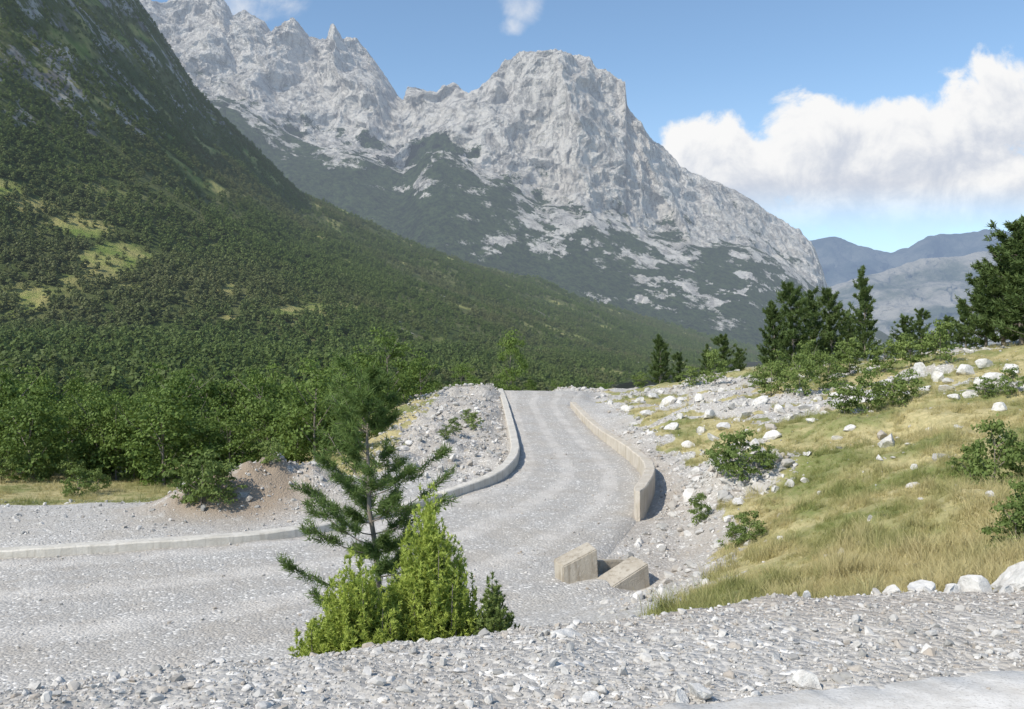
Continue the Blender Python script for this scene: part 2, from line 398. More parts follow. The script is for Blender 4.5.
prism('wing_wall',(2.85,25.65),(4.15,26.55),.75,-7.9,-6.72,-6.18,E,.15,-.10)
prism('back_wall',(2.55,27.3),(3.95,27.75),.30,-7.9,-6.25,-6.35,E)
# ------------------------------------------------------------------ hillside (left)
uu=[-500,0,200,330,400,500,600,700,760,820]
toeY=[80,78,78,80,100,145,270,600,1300,1500];toeZ=[-8.5,-8.6,-8.8,-8.5,-9,-9.5,-11,-12,-10,-12]
um=[-500,0,200,330,400,500,600,700,760,820]
mY=[240,250,255,265,300,400,640,1050,1560,1680];mv_=[300,330,340,346,349,352,352,352,353,362]
ur=[-500,0,60,135,165,200,250,300,400,480,600,700,745,820]
rY=[620,680,760,850,870,900,940,980,1080,1180,1340,1520,1620,1750];rv=[-420,-170,-90,2,42,92,138,190,238,265,303,333,346,362]
def hill(u,t,disp=True):
    ty=np.interp(u,uu,toeY);tz=np.interp(u,uu,toeZ);ry=np.interp(u,ur,rY);rvv=np.interp(u,ur,rv)
    my=np.interp(u,um,mY);mz=-(np.interp(u,um,mv_)-354.5)/900*my
    rz=-(rvv-354.5)/900*ry
    a=np.clip(t/.3,0,1);b=np.clip((t-.3)/.7,0,1)
    Y=ty+(my-ty)*a+(ry-my)*b;Z=tz+(mz-tz)*a**1.15+(rz-mz)*(.85*b+.15*b*b)
    X=(u-512)/900*Y
    c=np.maximum(t-1,0);Y=Y+c*1400;Z=Z-c*800
    if disp:
        P=np.stack([X,Y,Z],1);k=sst(0,.15,t)
        a_=sst(.2,.7,t)*34*np.clip((rz-tz)/400,.1,1)*sst(1.,.93,t*.6+.3)
        Z=Z+k*(a_*.6*fbm(P/170.,4,.5)+fbm(P/35.,3)*1.2)
        rk=sst(.5,.85,t)*sst(340,220,u)
        Y=Y-rk*30*(ridged(P/np.array([60,75,120]),4)-.6)
    return np.stack([X,Y,Z],1)
ug=np.concatenate([np.linspace(-480,-20,60),np.linspace(-18,820,520)]);tg=np.concatenate([np.linspace(0,1,320)**1.2,np.linspace(1.02,1.4,12)])
U,T=np.meshgrid(ug,tg);u=U.ravel();t=T.ravel();HP=hill(u,t)
def img(P): return P[:,0]/P[:,1]*900+512,354.5-P[:,2]/P[:,1]*900
def clearing(pu,pv):
    c=np.zeros(len(pu))
    for a,b,rx,ry in ((80,226,44,15),(112,256,28,14),(6,190,22,11),(28,206,28,8),(290,312,26,6),(235,318,22,5),(130,288,18,4)):
        c=np.maximum(c,1.3-np.hypot((pu-a)/rx,(pv-b)/ry))
    return c
pu,pv=img(HP)
nz=fbm(HP/np.array([30,60,30]),5,.6)
clr=sst(.15,.45,clearing(pu,pv)+nz*.55)
rockh=sst(200,110,pv)*sst(340,240,pu)*.50+sst(.35,.7,fbm(HP/80.,3))*.2*sst(260,120,pv)
rockh=rockh+sst(280,420,pu)*.28
rockh*=(1-clr)
o=mkobj('hillside',mkmesh('hillside',HP,gridfaces(len(tg),len(ug)),MAT_HILL,{'rock':rockh,'clear':clr},False))
tag(o,"steep wooded valley slope with crags and small meadows","hill",kind="structure")
# ------------------------------------------------------------------ rock mountain
mu=[40,100,140,155,170,192,215,228,235,250,262,272,285,300,310,325,335,345,360,378,395,403,412,420,440,455,470,480,490,505,520,540,560,575,590,598,610,618,625,627,631,640,650,665,680,705,730,755,780,797,810,820,828,838,850,880,930]
mv=[-30,-12,-2,8,14,-2,-6,10,26,18,24,38,30,27,42,40,28,46,46,68,97,102,92,94,98,86,97,92,77,64,56,54,52,55,58,70,72,78,80,104,114,124,138,152,170,180,190,205,220,232,244,264,290,303,322,345,362]
tlu=[40,240,290,330,400,425,445,480,530,600,650,700,750,800,830,930];tlv=[60,112,135,150,172,150,150,178,200,222,238,248,248,275,300,362]
ug=np.linspace(40,930,950);ts=np.concatenate([np.linspace(0,1,110),np.linspace(1,2,380)[1:],np.linspace(2.05,2.5,10)])
U,T=np.meshgrid(ug,ts);u=U.ravel();t=T.ravel()
by=np.interp(u,[40,500,750,930],[1700,1700,1850,2300]);bz=np.full_like(by,-30.)
ty=np.interp(u,[40,300,560,700,930],[2500,2450,2350,2500,2900]);tz=-(np.interp(u,tlu,tlv)-354.5)/900*ty
ry=np.interp(u,[40,300,400,480,560,630,660,750,828,930],[3500,3500,3350,3000,2900,2850,3000,3150,3300,3400]);rz=-(np.interp(u,mu,mv)-354.5)/900*ry
a=np.clip(t,0,1);b=np.clip(t-1,0,1);c=np.clip(t-2,0,1)
Y=by+(ty-by)*a;Z=bz+(tz-bz)*(a**1.1)
zs=b-.10*np.sin(b*math.pi*2)
Y=Y+(ry-ty)*b;Z=Z+(rz-tz)*zs
X=(u-512)/900*Y
Y=Y+c*1500;Z=Z-c*1200
MP=np.stack([X,Y,Z],1)
fade=sst(2.0,1.85,t)*.75+.25;fade*=sst(2.06,2.0,t)
cl=sst(.85,1.25,t)
wp=MP+np.stack([fbm(MP/180.+1,3),fbm(MP/180.+31,3),fbm(MP/180.+61,3)],1)*45
d1=ridged(wp/np.array([330,650,1000])+3.3,3,.5)-.6
d2=ridged(wp/np.array([110,180,380])+8.3,4,.55)-.6
d3=ridged(wp/np.array([34,60,70])+2.3,4,.62)-.6
hs=(rz-tz)/600.
amp=(125*d1*(.5+cl)+34*d2*cl+11*d3*cl)*fade*np.clip(hs+.25,.25,1.1)
MP[:,1]-=amp;MP[:,0]-=amp*.15
dip=MP[:,2]+MP[:,0]*.22
led=np.abs(((dip+fbm(MP/150.,3)*50)/58.)%1-.5)*2
MP[:,1]-=(led-.5)*13*cl*fade
MP[:,2]+=(fbm(MP/40.,6,.65)*4*cl+fbm(MP/np.array([55,55,500]),5,.62)*11*sst(1.6,2.,t))*sst(2.3,2.0,t)
pu,pv=img(MP)
fo=sst(-44,36,pv-np.interp(pu,tlu,tlv)+fbm(MP/130.,6,.65)*30)
st_=sst(-.2,.3,fbm(MP/np.array([110,160,50])+4,6,.66))
for a_,b_,rx,ry_,s_ in ((520,247,80,13,1),(430,187,40,10,.9),(662,275,34,28,.9),(610,300,50,11,.9),(570,222,66,18,.8),(700,300,44,28,.7),(745,300,40,36,.7),(460,218,46,10,.6),(770,275,38,26,.7),(600,262,50,18,.5)):
    fo-=s_*.62*sst(1.6,.2,np.hypot((pu-a_)/rx,(pv-b_)/ry_))*st_
fo=np.clip(fo,0,1)*1.02
fo=np.maximum(fo,.14*sst(80,160,pv)*sst(420,330,pu))
o=mkobj('rocky_mountain',mkmesh('rocky_mountain',MP,gridfaces(len(ts),len(ug)),MAT_ROCK,{'forest':fo},False))
tag(o,"pale limestone mountain massif with cliffs and forested foot","mountain",kind="structure")
# ------------------------------------------------------------------ distant mountains
def farmt(name,us,vs,Yr,Yb,mat,label,amp):
    ug=np.linspace(us[0],us[-1],420);ts=np.concatenate([np.linspace(0,1,110),[1.1,1.4]])
    U,T=np.meshgrid(ug,ts);u=U.ravel();t=T.ravel()
    rz=-(np.interp(u,us,vs)-354.5)/900*Yr;tc=np.minimum(t,1)
    Y=Yb+(Yr-Yb)*tc;Z=-60+(rz+60)*tc;X=(u-512)/900*Y;b=np.maximum(t-1,0);Y=Y+b*3000;Z=Z-b*1500
    P=np.stack([X,Y,Z],1);d=(ridged(P/np.array([800,1500,1500]),5,.55)-.6)*amp*np.sin(tc*math.pi*.93+.05)
    P[:,1]-=d;P[:,2]+=fbm(P/500.,5,.5)*amp*.06*sst(0,.3,tc)
    o=mkobj(name,mkmesh(name,P,gridfaces(len(ts),len(ug)),mat,None,True));tag(o,label,"mountain",kind="structure")
farmt('distant_mountain',[700,800,830,870,920,960,1000,1024,1100,1300],[330,302,286,276,263,258,250,245,235,260],7000,5200,MAT_FAR1,"hazy grey green mountain slope across the valley",700)
farmt('distant_mountain_range',[600,760,805,830,858,890,908,928,950,985,1005,1030,1100,1300],[300,262,240,236,246,250,249,237,236,229,231,238,225,250],11000,8800,MAT_FAR2,"blue hazy mountain range closing the valley",900)
# ------------------------------------------------------------------ plant meshes
def frames(n):
    r=rng.normal(size=n.shape);a=np.cross(n,r);a/=np.linalg.norm(a,axis=1)[:,None]+1e-9
    return a,np.cross(n,a)
def leaf_quads(c,n,s,asp=.6):
    n=n/(np.linalg.norm(n,axis=1)[:,None]+1e-9);a,b=frames(n);s=s[:,None]
    V=np.stack([c-a*s*.5,c+b*s*.5*asp,c+a*s*.5,c-b*s*.5*asp],1).reshape(-1,3)
    return V,np.arange(len(V)).reshape(-1,4)
def crown(K,per,rx,rz,zc,cr,leaf,mat,low=-.6,top=1.,name='crown',jit=.55):
    d=rng.normal(size=(K,3));d/=np.linalg.norm(d,axis=1)[:,None]
    d[:,2]=np.clip(d[:,2],low,top)
    rad=rng.uniform(.35,1.,K)**.6
    tp=1-.35*np.clip(d[:,2],0,1)
    c=d*rad[:,None]*np.array([rx,rx,rz])*np.stack([tp,tp,np.ones(K)],1)*rng.uniform(.8,1.15,(K,1))+[0,0,zc]
    R=cr*rng.uniform(.6,1.35,K)
    e=rng.normal(size=(K,per,3));e/=np.linalg.norm(e,axis=2)[...,None]
    e[...,2]=np.where(e[...,2]<-.3,-e[...,2]*.5,e[...,2])
    rr=rng.uniform(.45,1.1,(K,per,1))
    p=c[:,None]+e*rr*R[:,None,None]*np.array([1,1,.75])
    n=e+rng.normal(size=e.shape)*jit+np.array([0,0,.25])
    s=leaf*rng.uniform(.6,1.4,K*per)
    V,Fc=leaf_quads(p.reshape(-1,3),n.reshape(-1,3),s,.75)
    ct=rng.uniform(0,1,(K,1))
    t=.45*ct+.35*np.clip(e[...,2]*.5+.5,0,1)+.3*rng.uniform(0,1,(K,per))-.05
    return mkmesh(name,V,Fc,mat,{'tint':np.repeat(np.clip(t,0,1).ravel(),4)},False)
def tubes(lst,mat,sides=6,name='trunk'):
    V=[];Fc=[];off=0
    for pts,rad in lst:
        pts=np.asarray(pts,float);n=len(pts);T=np.gradient(pts,axis=0);T/=np.linalg.norm(T,axis=1)[:,None]+1e-9
        ref=np.where(np.abs(T[:,2:3])>.9,np.array([[1.,0,0]]),np.array([[0,0,1.]]))
        a=np.cross(T,ref);a/=np.linalg.norm(a,axis=1)[:,None];b=np.cross(T,a)
        an=np.linspace(0,2*math.pi,sides,endpoint=False)
        ring=pts[:,None]+np.asarray(rad)[:,None,None]*(a[:,None]*np.cos(an)[None,:,None]+b[:,None]*np.sin(an)[None,:,None])
        V.append(ring.reshape(-1,3))
        i=np.arange(n*sides).reshape(n,sides);j=np.roll(i,-1,1)
        Fc.append(np.stack([i[:-1],j[:-1],j[1:],i[1:]],-1).reshape(-1,4)+off);off+=n*sides
    return mkmesh(name,np.vstack(V),np.vstack(Fc),mat,None,True)
def dec_trunk(H,r0):
    L=[]
    h=np.linspace(-.4,H*.75,7);w=np.cumsum(rng.normal(0,.05*H/6,(7,2)),0);w[0]=0
    main=np.column_stack([w,h]);L.append((main,np.linspace(r0,r0*.25,7)))
    for k in range(7):
        i=rng.integers(2,6);an=rng.uniform(0,6.28);ln=H*rng.uniform(.2,.36)
        d=np.array([math.cos(an),math.sin(an),rng.uniform(.5,1.2)])
        q=np.linspace(0,1,4)[:,None];pts=main[i]+d*ln*q+np.array([0,0,.15])*ln*q*q
        L.append((pts,np.linspace(r0*.45,r0*.1,4)))
    return tubes(L,MAT_BARK)
def conifer(H,z0,R,gap,perw,subs,tuft,need,nl,nw,mat,top=.2,r0=.12,pw=.8,droop=0.05,up=.25,irr=.25,spr=.6,rg=rng,drp=0.,base_f=.35):
    L=[];n=12;h=np.linspace(-.5,H*.985,n);w=np.cumsum(rg.normal(0,.008*H,(n,2)),0);w[:2]=0
    main=np.column_stack([w,h]);rad=r0*(1-np.clip(h,0,H)/H)**.9+.006;L.append((main,rad))
    TP=[];TD=[];TT=[]
    z=z0
    while z<H-.05:
        f=(z-z0)/(H-z0)
        Lb=R*((1-f)**pw*(.72+.28*math.sin(min(1,f*4+base_f)*math.pi/2)))+top*.4
        k=perw if f<.9 else 3
        a0=rg.uniform(0,6.28)
        for j in range(k):
            if drp and rg.uniform(0,1)<drp: continue
            an=a0+j*2*math.pi/k+rg.normal(0,.25);ln=Lb*rg.uniform(1-irr*1.5,1+irr)
            zz=z+rg.normal(0,gap*.2)
            base=np.array([np.interp(zz,h,main[:,0]),np.interp(zz,h,main[:,1]),zz])
            d=np.array([math.cos(an),math.sin(an),0.])
            q=np.linspace(0,1,5)[:,None]
            elev=up+f*.5
            pts=base+d*ln*q+np.array([0,0,1.])*ln*(elev*q*.6+ (elev*.6)*q**2-droop*4*q*(1-q))
            L.append((pts,np.linspace(max(.006,r0*.22*(1-f*.6)),.004,5)))
            br=rg.uniform(0,1)
            for m_ in range(subs):
                s0=rg.uniform(.25,.95);pb=base+(pts[-1]-base)*s0;pb[2]=np.interp(s0,q[:,0],pts[:,2])
                sa=an+rg.choice([-1,1])*rg.uniform(.35,1.1);tl=ln*(1-s0*.5)*rg.uniform(.25,.5)
                td=np.array([math.cos(sa),math.sin(sa),rg.uniform(.05,.8)])
                L.append((np.array([pb,pb+td*tl*.5,pb+td*tl]),[.004,.003,.002])) if H<6 else None
                ntf=max(1,int(tuft))
                for g in range(ntf):
                    sg=(g+1.5)/(ntf+.5);TP.append(pb+td*tl*sg);TD.append(td*.8+[0,0,.3]);TT.append(br)
            for g in range(tuft*2):
                s0=rg.uniform(.35,1.);i0=s0*4;pb=np.array([np.interp(i0,range(5),pts[:,c_]) for c_ in range(3)])
                TP.append(pb);TD.append(d*.7+[0,0,.6]);TT.append(br)
        z+=gap*rg.uniform(.75,1.25)
    for g in range(6): TP.append(main[-1]+[0,0,-.06*g]);TD.append([0,0,1.]);TT.append(.8)
    TP=np.array(TP);TD=np.array(TD);TD/=np.linalg.norm(TD,axis=1)[:,None];TT=np.array(TT)
    m_=len(TP);dirs=TD[:,None]*.75+rg.normal(size=(m_,need,3))*spr
    dirs/=np.linalg.norm(dirs,axis=2)[...,None]
    P0=TP[:,None]+rg.normal(size=(m_,need,3))*nl*.18-TD[:,None]*rg.uniform(0,nl*.7,(m_,need,1))
    ln=nl*rg.uniform(.6,1.2,(m_,need,1))
    side=np.cross(dirs,rg.normal(size=dirs.shape));side/=np.linalg.norm(side,axis=2)[...,None]+1e-9
    V=np.stack([P0-side*nw*.5,P0+side*nw*.5,P0+dirs*ln],2).reshape(-1,3)
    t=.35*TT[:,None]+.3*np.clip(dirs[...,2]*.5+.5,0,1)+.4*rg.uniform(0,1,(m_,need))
    return tubes(L,MAT_BARK,6),mkmesh('crown',V,np.arange(len(V)).reshape(-1,3),mat,{'tint':np.repeat(np.clip(t,0,1).ravel(),3)},False)
def juniper(H,R,nP,side,mat,sz=.05,w=.014,cone=1.1):
    """dense upright feathery shrub made of plumes"""
    an=rng.uniform(0,6.28,nP);rad=rng.uniform(0,1,nP)**.7
    base=np.stack([np.cos(an)*rad*R*.5,np.sin(an)*rad*R*.5,rng.uniform(0,.6,nP)*H*(1-rad*.75)],1)
    lean=rad*R*.95
    hgt=np.maximum(H*(1-.78*rad**cone)*rng.uniform(.66,1.03,nP),base[:,2]+.15)
    tip=np.stack([np.cos(an)*lean,np.sin(an)*lean,hgt],1)+rng.normal(0,.04,(nP,3))*R
    s=rng.uniform(.15,1.,(nP,side,1))
    ctl=(base+tip)/2+np.stack([np.cos(an)*.22*R*rad,np.sin(an)*.22*R*rad,-.06*H*rad],1)
    p=(1-s)**2*base[:,None]+2*s*(1-s)*ctl[:,None]+s*s*tip[:,None]
    dr=(tip-ctl);dr/=np.linalg.norm(dr,axis=1)[:,None]
    td=dr[:,None]+rng.normal(size=(nP,side,3))*.55;td/=np.linalg.norm(td,axis=2)[...,None]
    tl=(.14*(1.15-s)+.025)*H*.32*rng.uniform(.6,1.2,(nP,side,1))
    k=11;q=np.linspace(.05,1,k)[None,None,:,None]
    c=p[:,:,None]+td[:,:,None]*tl[:,:,None]*q
    dd=td[:,:,None]*.9+rng.normal(size=c.shape)*.5;dd/=np.linalg.norm(dd,axis=3)[...,None]
    sd=np.cross(dd,rng.normal(size=dd.shape));sd/=np.linalg.norm(sd,axis=3)[...,None]
    V=np.stack([c-sd*w*.5,c+sd*w*.5,c+dd*sz],3).reshape(-1,3)
    pt=rng.uniform(0,1,(nP,1,1))
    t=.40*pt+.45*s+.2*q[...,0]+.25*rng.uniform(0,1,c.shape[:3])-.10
    stems=[(np.array([base[i]*[1,1,0]-[0,0,.4],base[i],(base[i]+ctl[i])/2,ctl[i],tip[i]*.8+ctl[i]*.2]),np.array([.022,.016,.012,.008,.003])*H/2) for i in range(0,nP,max(1,nP//36))]
    return tubes(stems,MAT_BARK,5,'stem'),mkmesh('foliage',V,np.arange(len(V)).reshape(-1,3),mat,{'tint':np.repeat(np.clip(t,0,1).ravel(),3)},False)
def put(name,parts,loc,sc,rot,label,cat,group=None):
    E=bpy.data.objects.new(name,None);E.empty_display_size=.3;E.location=loc;E.scale=sc if hasattr(sc,'__len__') else (sc,)*3;E.rotation_euler=(0,0,rot);COL.objects.link(E)
    tag(E,label,cat,group)
    for nm,me in parts:
        o=bpy.data.objects.new(nm,me);COL.objects.link(o);o.parent=E
    return E
# ------------------------------------------------------------------ scatter (uncountable cover only)
def scatter(name,protos,pts,sc,idx,label,cat,tilt=0.,zs=None):
    coll=bpy.data.collections.new(name+'_pieces')
    for i,me in enumerate(protos):
        o=bpy.data.objects.new('%s_piece_%02d'%(name,i),me);coll.objects.link(o)
    n=len(pts);me=bpy.data.meshes.new(name);me.vertices.add(n);me.vertices.foreach_set('co',np.asarray(pts,np.float32).ravel())
    rot=np.column_stack([rng.normal(0,1,n)*tilt,rng.normal(0,1,n)*tilt,rng.uniform(0,6.28,n)]).astype(np.float32)
    at=me.attributes.new('rot','FLOAT_VECTOR','POINT');at.data.foreach_set('vector',rot.ravel())
    S=np.column_stack([sc,sc,sc if zs is None else zs]).astype(np.float32)
    at=me.attributes.new('sc','FLOAT_VECTOR','POINT');at.data.foreach_set('vector',S.ravel())
    at=me.attributes.new('pi','INT','POINT');at.data.foreach_set('value',np.asarray(idx,np.int32))
    me.update();o=mkobj(name,me)
    g=bpy.data.node_groups.new(name+'_scatter','GeometryNodeTree')
    g.interface.new_socket('Geometry',in_out='INPUT',socket_type='NodeSocketGeometry')
    g.interface.new_socket('Geometry',in_out='OUTPUT',socket_type='NodeSocketGeometry')
    gi=g.nodes.new('NodeGroupInput');go=g.nodes.new('NodeGroupOutput')
    ip=g.nodes.new('GeometryNodeInstanceOnPoints');ci=g.nodes.new('GeometryNodeCollectionInfo')
    ci.inputs['Collection'].default_value=coll;ci.inputs['Separate Children'].default_value=True;ci.inputs['Reset Children'].default_value=True
    def na(nm,ty):
        a=g.nodes.new('GeometryNodeInputNamedAttribute');a.data_type=ty;a.inputs['Name'].default_value=nm
        return [s_ for s_ in a.outputs if s_.enabled and s_.name=='Attribute'][0]
    l=g.links.new
    l(gi.outputs[0],ip.inputs['Points']);l(ci.outputs[0],ip.inputs['Instance']);ip.inputs['Pick Instance'].default_value=True
    l(na('pi','INT'),ip.inputs['Instance Index']);l(na('rot','FLOAT_VECTOR'),ip.inputs['Rotation']);l(na('sc','FLOAT_VECTOR'),ip.inputs['Scale'])
    l(ip.outputs[0],go.inputs[0])
    md=o.modifiers.new('scatter','NODES');md.node_group=g
    tag(o,label,cat,kind='stuff');return o
# ------------------------------------------------------------------ stones
def stone_mesh(sub,flat,mat,seed,name='stone',cuts=13,lo=.17,hi=.38):
    r=np.random.default_rng(seed);bm=bmesh.new();bmesh.ops.create_icosphere(bm,subdivisions=sub,radius=.5)
    V=np.array([v.co[:] for v in bm.verts]);Fc=np.array([[v.index for v in f.verts] for f in bm.faces]);bm.free()
    for k in range(cuts):
        n=r.normal(size=3);n/=np.linalg.norm(n);d=r.uniform(lo,hi);e=V@n-d;V=V-np.maximum(e,0)[:,None]*n
    V=V*np.array([1.3,r.uniform(.75,1.15),flat*r.uniform(.8,1.3)]);V+=(fbm(V*5+seed,2)*.02)[:,None]
    return mkmesh(name,V,Fc,mat,None,False)
STO=[stone_mesh(2,.8,MAT_STONE,k) for k in range(8)]
n=26000
yy=rng.uniform(4.2,10.6,n*2);xx=rng.uniform(-.66,.66,n*2)*yy
k=(yy<yedge(xx)+.35);xx=xx[k][:n];yy=yy[k][:n]
lin=A0[1]+(B0[1]-A0[1])*(xx-A0[0])/(B0[0]-A0[0]);k=(yy>lin+.0)|(rng.uniform(0,1,len(yy))<.03);xx=xx[k];yy=yy[k]
ss=.010*np.exp(rng.exponential(.42,len(xx)));ss=np.clip(ss,.009,.085)
zz=gz(xx,yy)+ss*.10
scatter('loose_gravel',STO,np.column_stack([xx,yy,zz]),ss*1.5,rng.integers(0,8,len(xx)),"loose grey and brown stone chips on the road shoulder","gravel",.35)
def area(n,x0,x1,y0,y1): return rng.uniform(x0,x1,n),rng.uniform(y0,y1,n)
XS=[];YS=[];SS=[]
def addr(x,y,s):
    XS.append(x);YS.append(y);SS.append(s)
x_,y_=area(12000,-11,.6,43,97);d=x_-np.interp(y_,[39,42,44.5,49.5,58,77,90,108],[-2.9,-1.26,-.25,.38,.32,-.34,-.9,0])
k=(d<-.6)&(d>-8.5+rng.normal(0,.8,len(d)));addr(x_[k],y_[k],np.minimum(.05*np.exp(rng.exponential(.5,k.sum())),.36))
x_,y_=area(3000,-17,-6,36,44);k=np.exp(-(((x_+11)/3.2)**2+((y_-40)/2.2)**2))>rng.uniform(.05,1,len(x_));k&=(x_>-10.5)|(rng.uniform(0,1,len(x_))<.4);addr(x_[k],y_[k],np.minimum(.05*np.exp(rng.exponential(.5,k.sum())),.3))
x_,y_=area(3800,-30,-4,31.5,43);k=(y_>np.interp(x_,[-30,-17,-9,-6.8,-4.5,-2.9],[29.4,30.4,32.6,34.2,37.2,40.3]));addr(x_[k],y_[k],np.minimum(.028*np.exp(rng.exponential(.45,k.sum())),.2))
x_,y_=area(8500,2,10,20,62);d=x_-np.interp(y_,[20,25.8,29.5,35.5,43,49,61.5],[-1,1.6,2.9,5.4,7.0,7.2,6.4]);g_=grassmask(x_,y_)
k=(d>.15)&(g_<.6)&((x_-2.9)**2+(y_-26.8)**2>1.6);addr(x_[k],y_[k],np.minimum(.034*np.exp(rng.exponential(.48,k.sum())),.3))
x_,y_=area(3000,5.6,12,33,42);k=np.hypot((x_-9.)/2.8,(y_-37)/3.4)<rng.uniform(.4,1.1,len(x_));addr(x_[k],y_[k],.075*np.exp(rng.exponential(.42,k.sum())))
x_,y_=area(15000,8,50,40,90);k=outcrop(x_,y_)>rng.uniform(.1,1.3,len(x_));addr(x_[k],y_[k],.09*np.exp(rng.exponential(.45,k.sum())))
x_,y_=area(1800,6,48,14,80);addr(x_,y_,.055*np.exp(rng.exponential(.5,1800)))
x_,y_=area(1500,-9,10,92,104);d=np.abs(x_-2.2);k=(d>4.2)|(y_>99);addr(x_[k],y_[k],.12*np.exp(rng.exponential(.4,k.sum())))
x_=np.concatenate(XS);y_=np.concatenate(YS);s_=np.clip(np.concatenate(SS),.03,.55)
scatter('rubble',STO,np.column_stack([x_,y_,gz(x_,y_)+s_*.10]),s_*1.4,rng.integers(0,8,len(x_)),"broken limestone rubble on spoil heaps and verges","rubble",.4)
i=rng.integers(0,len(CEN),7000);w=rng.beta(.7,.7,7000);q=LEs[i]*(1-w)[:,None]+REs[i]*w[:,None];q[:,:2]+=rng.normal(0,.25,(7000,2))
s_=np.clip(.016*np.exp(rng.exponential(.45,7000)),.016,.09);q[:,2]+=.005
scatter('road_stones',STO,q,s_*1.4,rng.integers(0,8,7000),"small loose stones lying on the gravel road","gravel",.4)
def px_to_ground(u,v):  # image pixel column and row -> first ground point along that ray
    Y=np.geomspace(4.5,120,900);p=np.column_stack([(u-512)/900*Y,Y]);g=gz(p[:,0],p[:,1]);r=-(v-354.5)/900*Y
    k=np.nonzero(r<g)[0];k=k[0] if len(k) else len(Y)-1
    return np.array([p[k,0],p[k,1],g[k]])
BO=[stone_mesh(3,.75,MAT_BOULDER,50+k,'rock',14,.16,.40) for k in range(5)]
RK=[(888,446,22),(995,391,28),(930,433,12),(790,422,16),(812,423,13),(772,439,14),(757,448,14),(702,433,16),(725,428,13),(745,418,14),(690,448,12),(966,375,18),(1011,374,22),(870,401,16),(905,553,12),(986,367,16),(1001,411,14),(940,381,20),(860,412,14),(648,416,14),(668,405,15),(625,412,12),(610,405,10),(715,440,13),(735,447,12),(800,395,14),(920,372,16),
 (776,492,14),(740,505,12),(755,480,13),(725,497,10),(790,488,12),(820,410,14),(905,395,12),(955,400,13),(760,405,14),(700,402,14),(680,418,13),(655,398,11),(1005,440,11),(850,432,10),(915,470,8),(820,495,9),(960,430,9),(780,540,9),(870,520,8),(745,460,10),
 (780,412,16),(805,408,12),(835,398,14),(852,392,12),(886,390,16),(900,382,14),(925,392,12),(948,392,16),(972,398,12),(1016,392,14),(980,384,16),(838,440,10),(808,455,10),(880,460,9),(710,418,14),(640,402,12),(672,430,12),
 (703,700,34),(682,705,22),(806,690,30),(563,636,46),(592,702,16),(640,662,11),(776,662,14),(490,704,13),(700,640,10),(905,655,9),(300,690,9)]
SIT=[(px_to_ground(u,v),w,w/900*px_to_ground(u,v)[1]*1.22) for u,v,w in RK]
for X_,Y_,s_ in ((5.72,10.1,.66),(5.22,10.1,.46),(4.9,10.0,.34),(4.55,9.95,.28),(6.3,10.3,.5),(4.2,9.95,.2),(3.2,9.8,.16),(5.45,9.9,.25)):
    SIT.append((np.array([X_,Y_,gz(X_,Y_)[0]]),0,s_))
for i,(p,w,s) in enumerate(SIT):
    near=p[1]<12;flat=w==46
    o=mkobj('rock',BO[i%5]);o.location=(p[0],p[1]+s*.1,p[2]+s*(.0 if flat else .1));o.scale=(s,s*.9,s*(.85 if not flat else .22));o.rotation_euler=(0 if flat else rng.normal(0,.15),0 if flat else rng.normal(0,.15),rng.uniform(0,6.28))
    tag(o,"pale angular limestone rock lying on the gravel shoulder" if near else "pale weathered limestone rock on the dry grassy slope","rock","rocks on the road shoulder" if near else "rocks scattered over the slope")
# ------------------------------------------------------------------ grass
def tuft(nb,h,spread,w):
    an=rng.uniform(0,6.28,nb);r=rng.uniform(0,spread,nb);b=np.stack([np.cos(an)*r,np.sin(an)*r,np.full(nb,-.02)],1)
    l=rng.uniform(.5,1.,nb)*h;ln=rng.normal(0,.5,(nb,2))*l[:,None];sd=np.stack([np.cos(an+1.5),np.sin(an+1.5),an*0],1)*w
    mid=b+np.column_stack([ln*.35,l*.6]);tip=b+np.column_stack([ln,l])
    V=np.stack([b-sd*.5,b+sd*.5,mid+sd*.35,tip,mid-sd*.35],1).reshape(-1,3)
    i=np.arange(nb)[:,None]*5
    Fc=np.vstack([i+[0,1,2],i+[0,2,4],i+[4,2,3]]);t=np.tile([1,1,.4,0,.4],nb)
    return mkmesh('grass_tuft',V,Fc,MAT_GRASS,{'tint':t})
GT=[tuft(22,.16,.12,.008),tuft(26,.10,.16,.009),tuft(16,.30,.09,.006),tuft(28,.07,.2,.010)]
n=110000;dd=np.exp(rng.uniform(math.log(9.8),math.log(85),n));bb=rng.uniform(-.02,.62,n);x_=dd*bb;y_=dd
g=grassmask(x_,y_);pt_=fbm(np.stack([x_*1.1,y_*1.1,x_*0],1)+40,4,.6);k=(g+pt_*1.8>rng.uniform(.3,1.5,n))&(g>.3);x_=x_[k][:28000];y_=y_[k][:28000]
x2=rng.uniform(-30,-7,4000);y2=rng.uniform(40.5,54,4000);g=grassmask(x2,y2);k=g>.5;x_=np.concatenate([x_,x2[k]]);y_=np.concatenate([y_,y2[k]])
hn=fbm(np.stack([x_*.6,y_*.6,x_*0],1),3)
s_=np.clip(1+.9*hn,.35,2)*rng.uniform(.5,1.35,len(x_))*np.interp(y_,[10,20,50,95],[1.1,1.1,1.2,1.5])
scatter('grass',GT,np.column_stack([x_,y_,gz(x_,y_)]),s_,rng.integers(0,4,len(x_)),"dry yellow and green meadow grass on the slope","grass",.1)
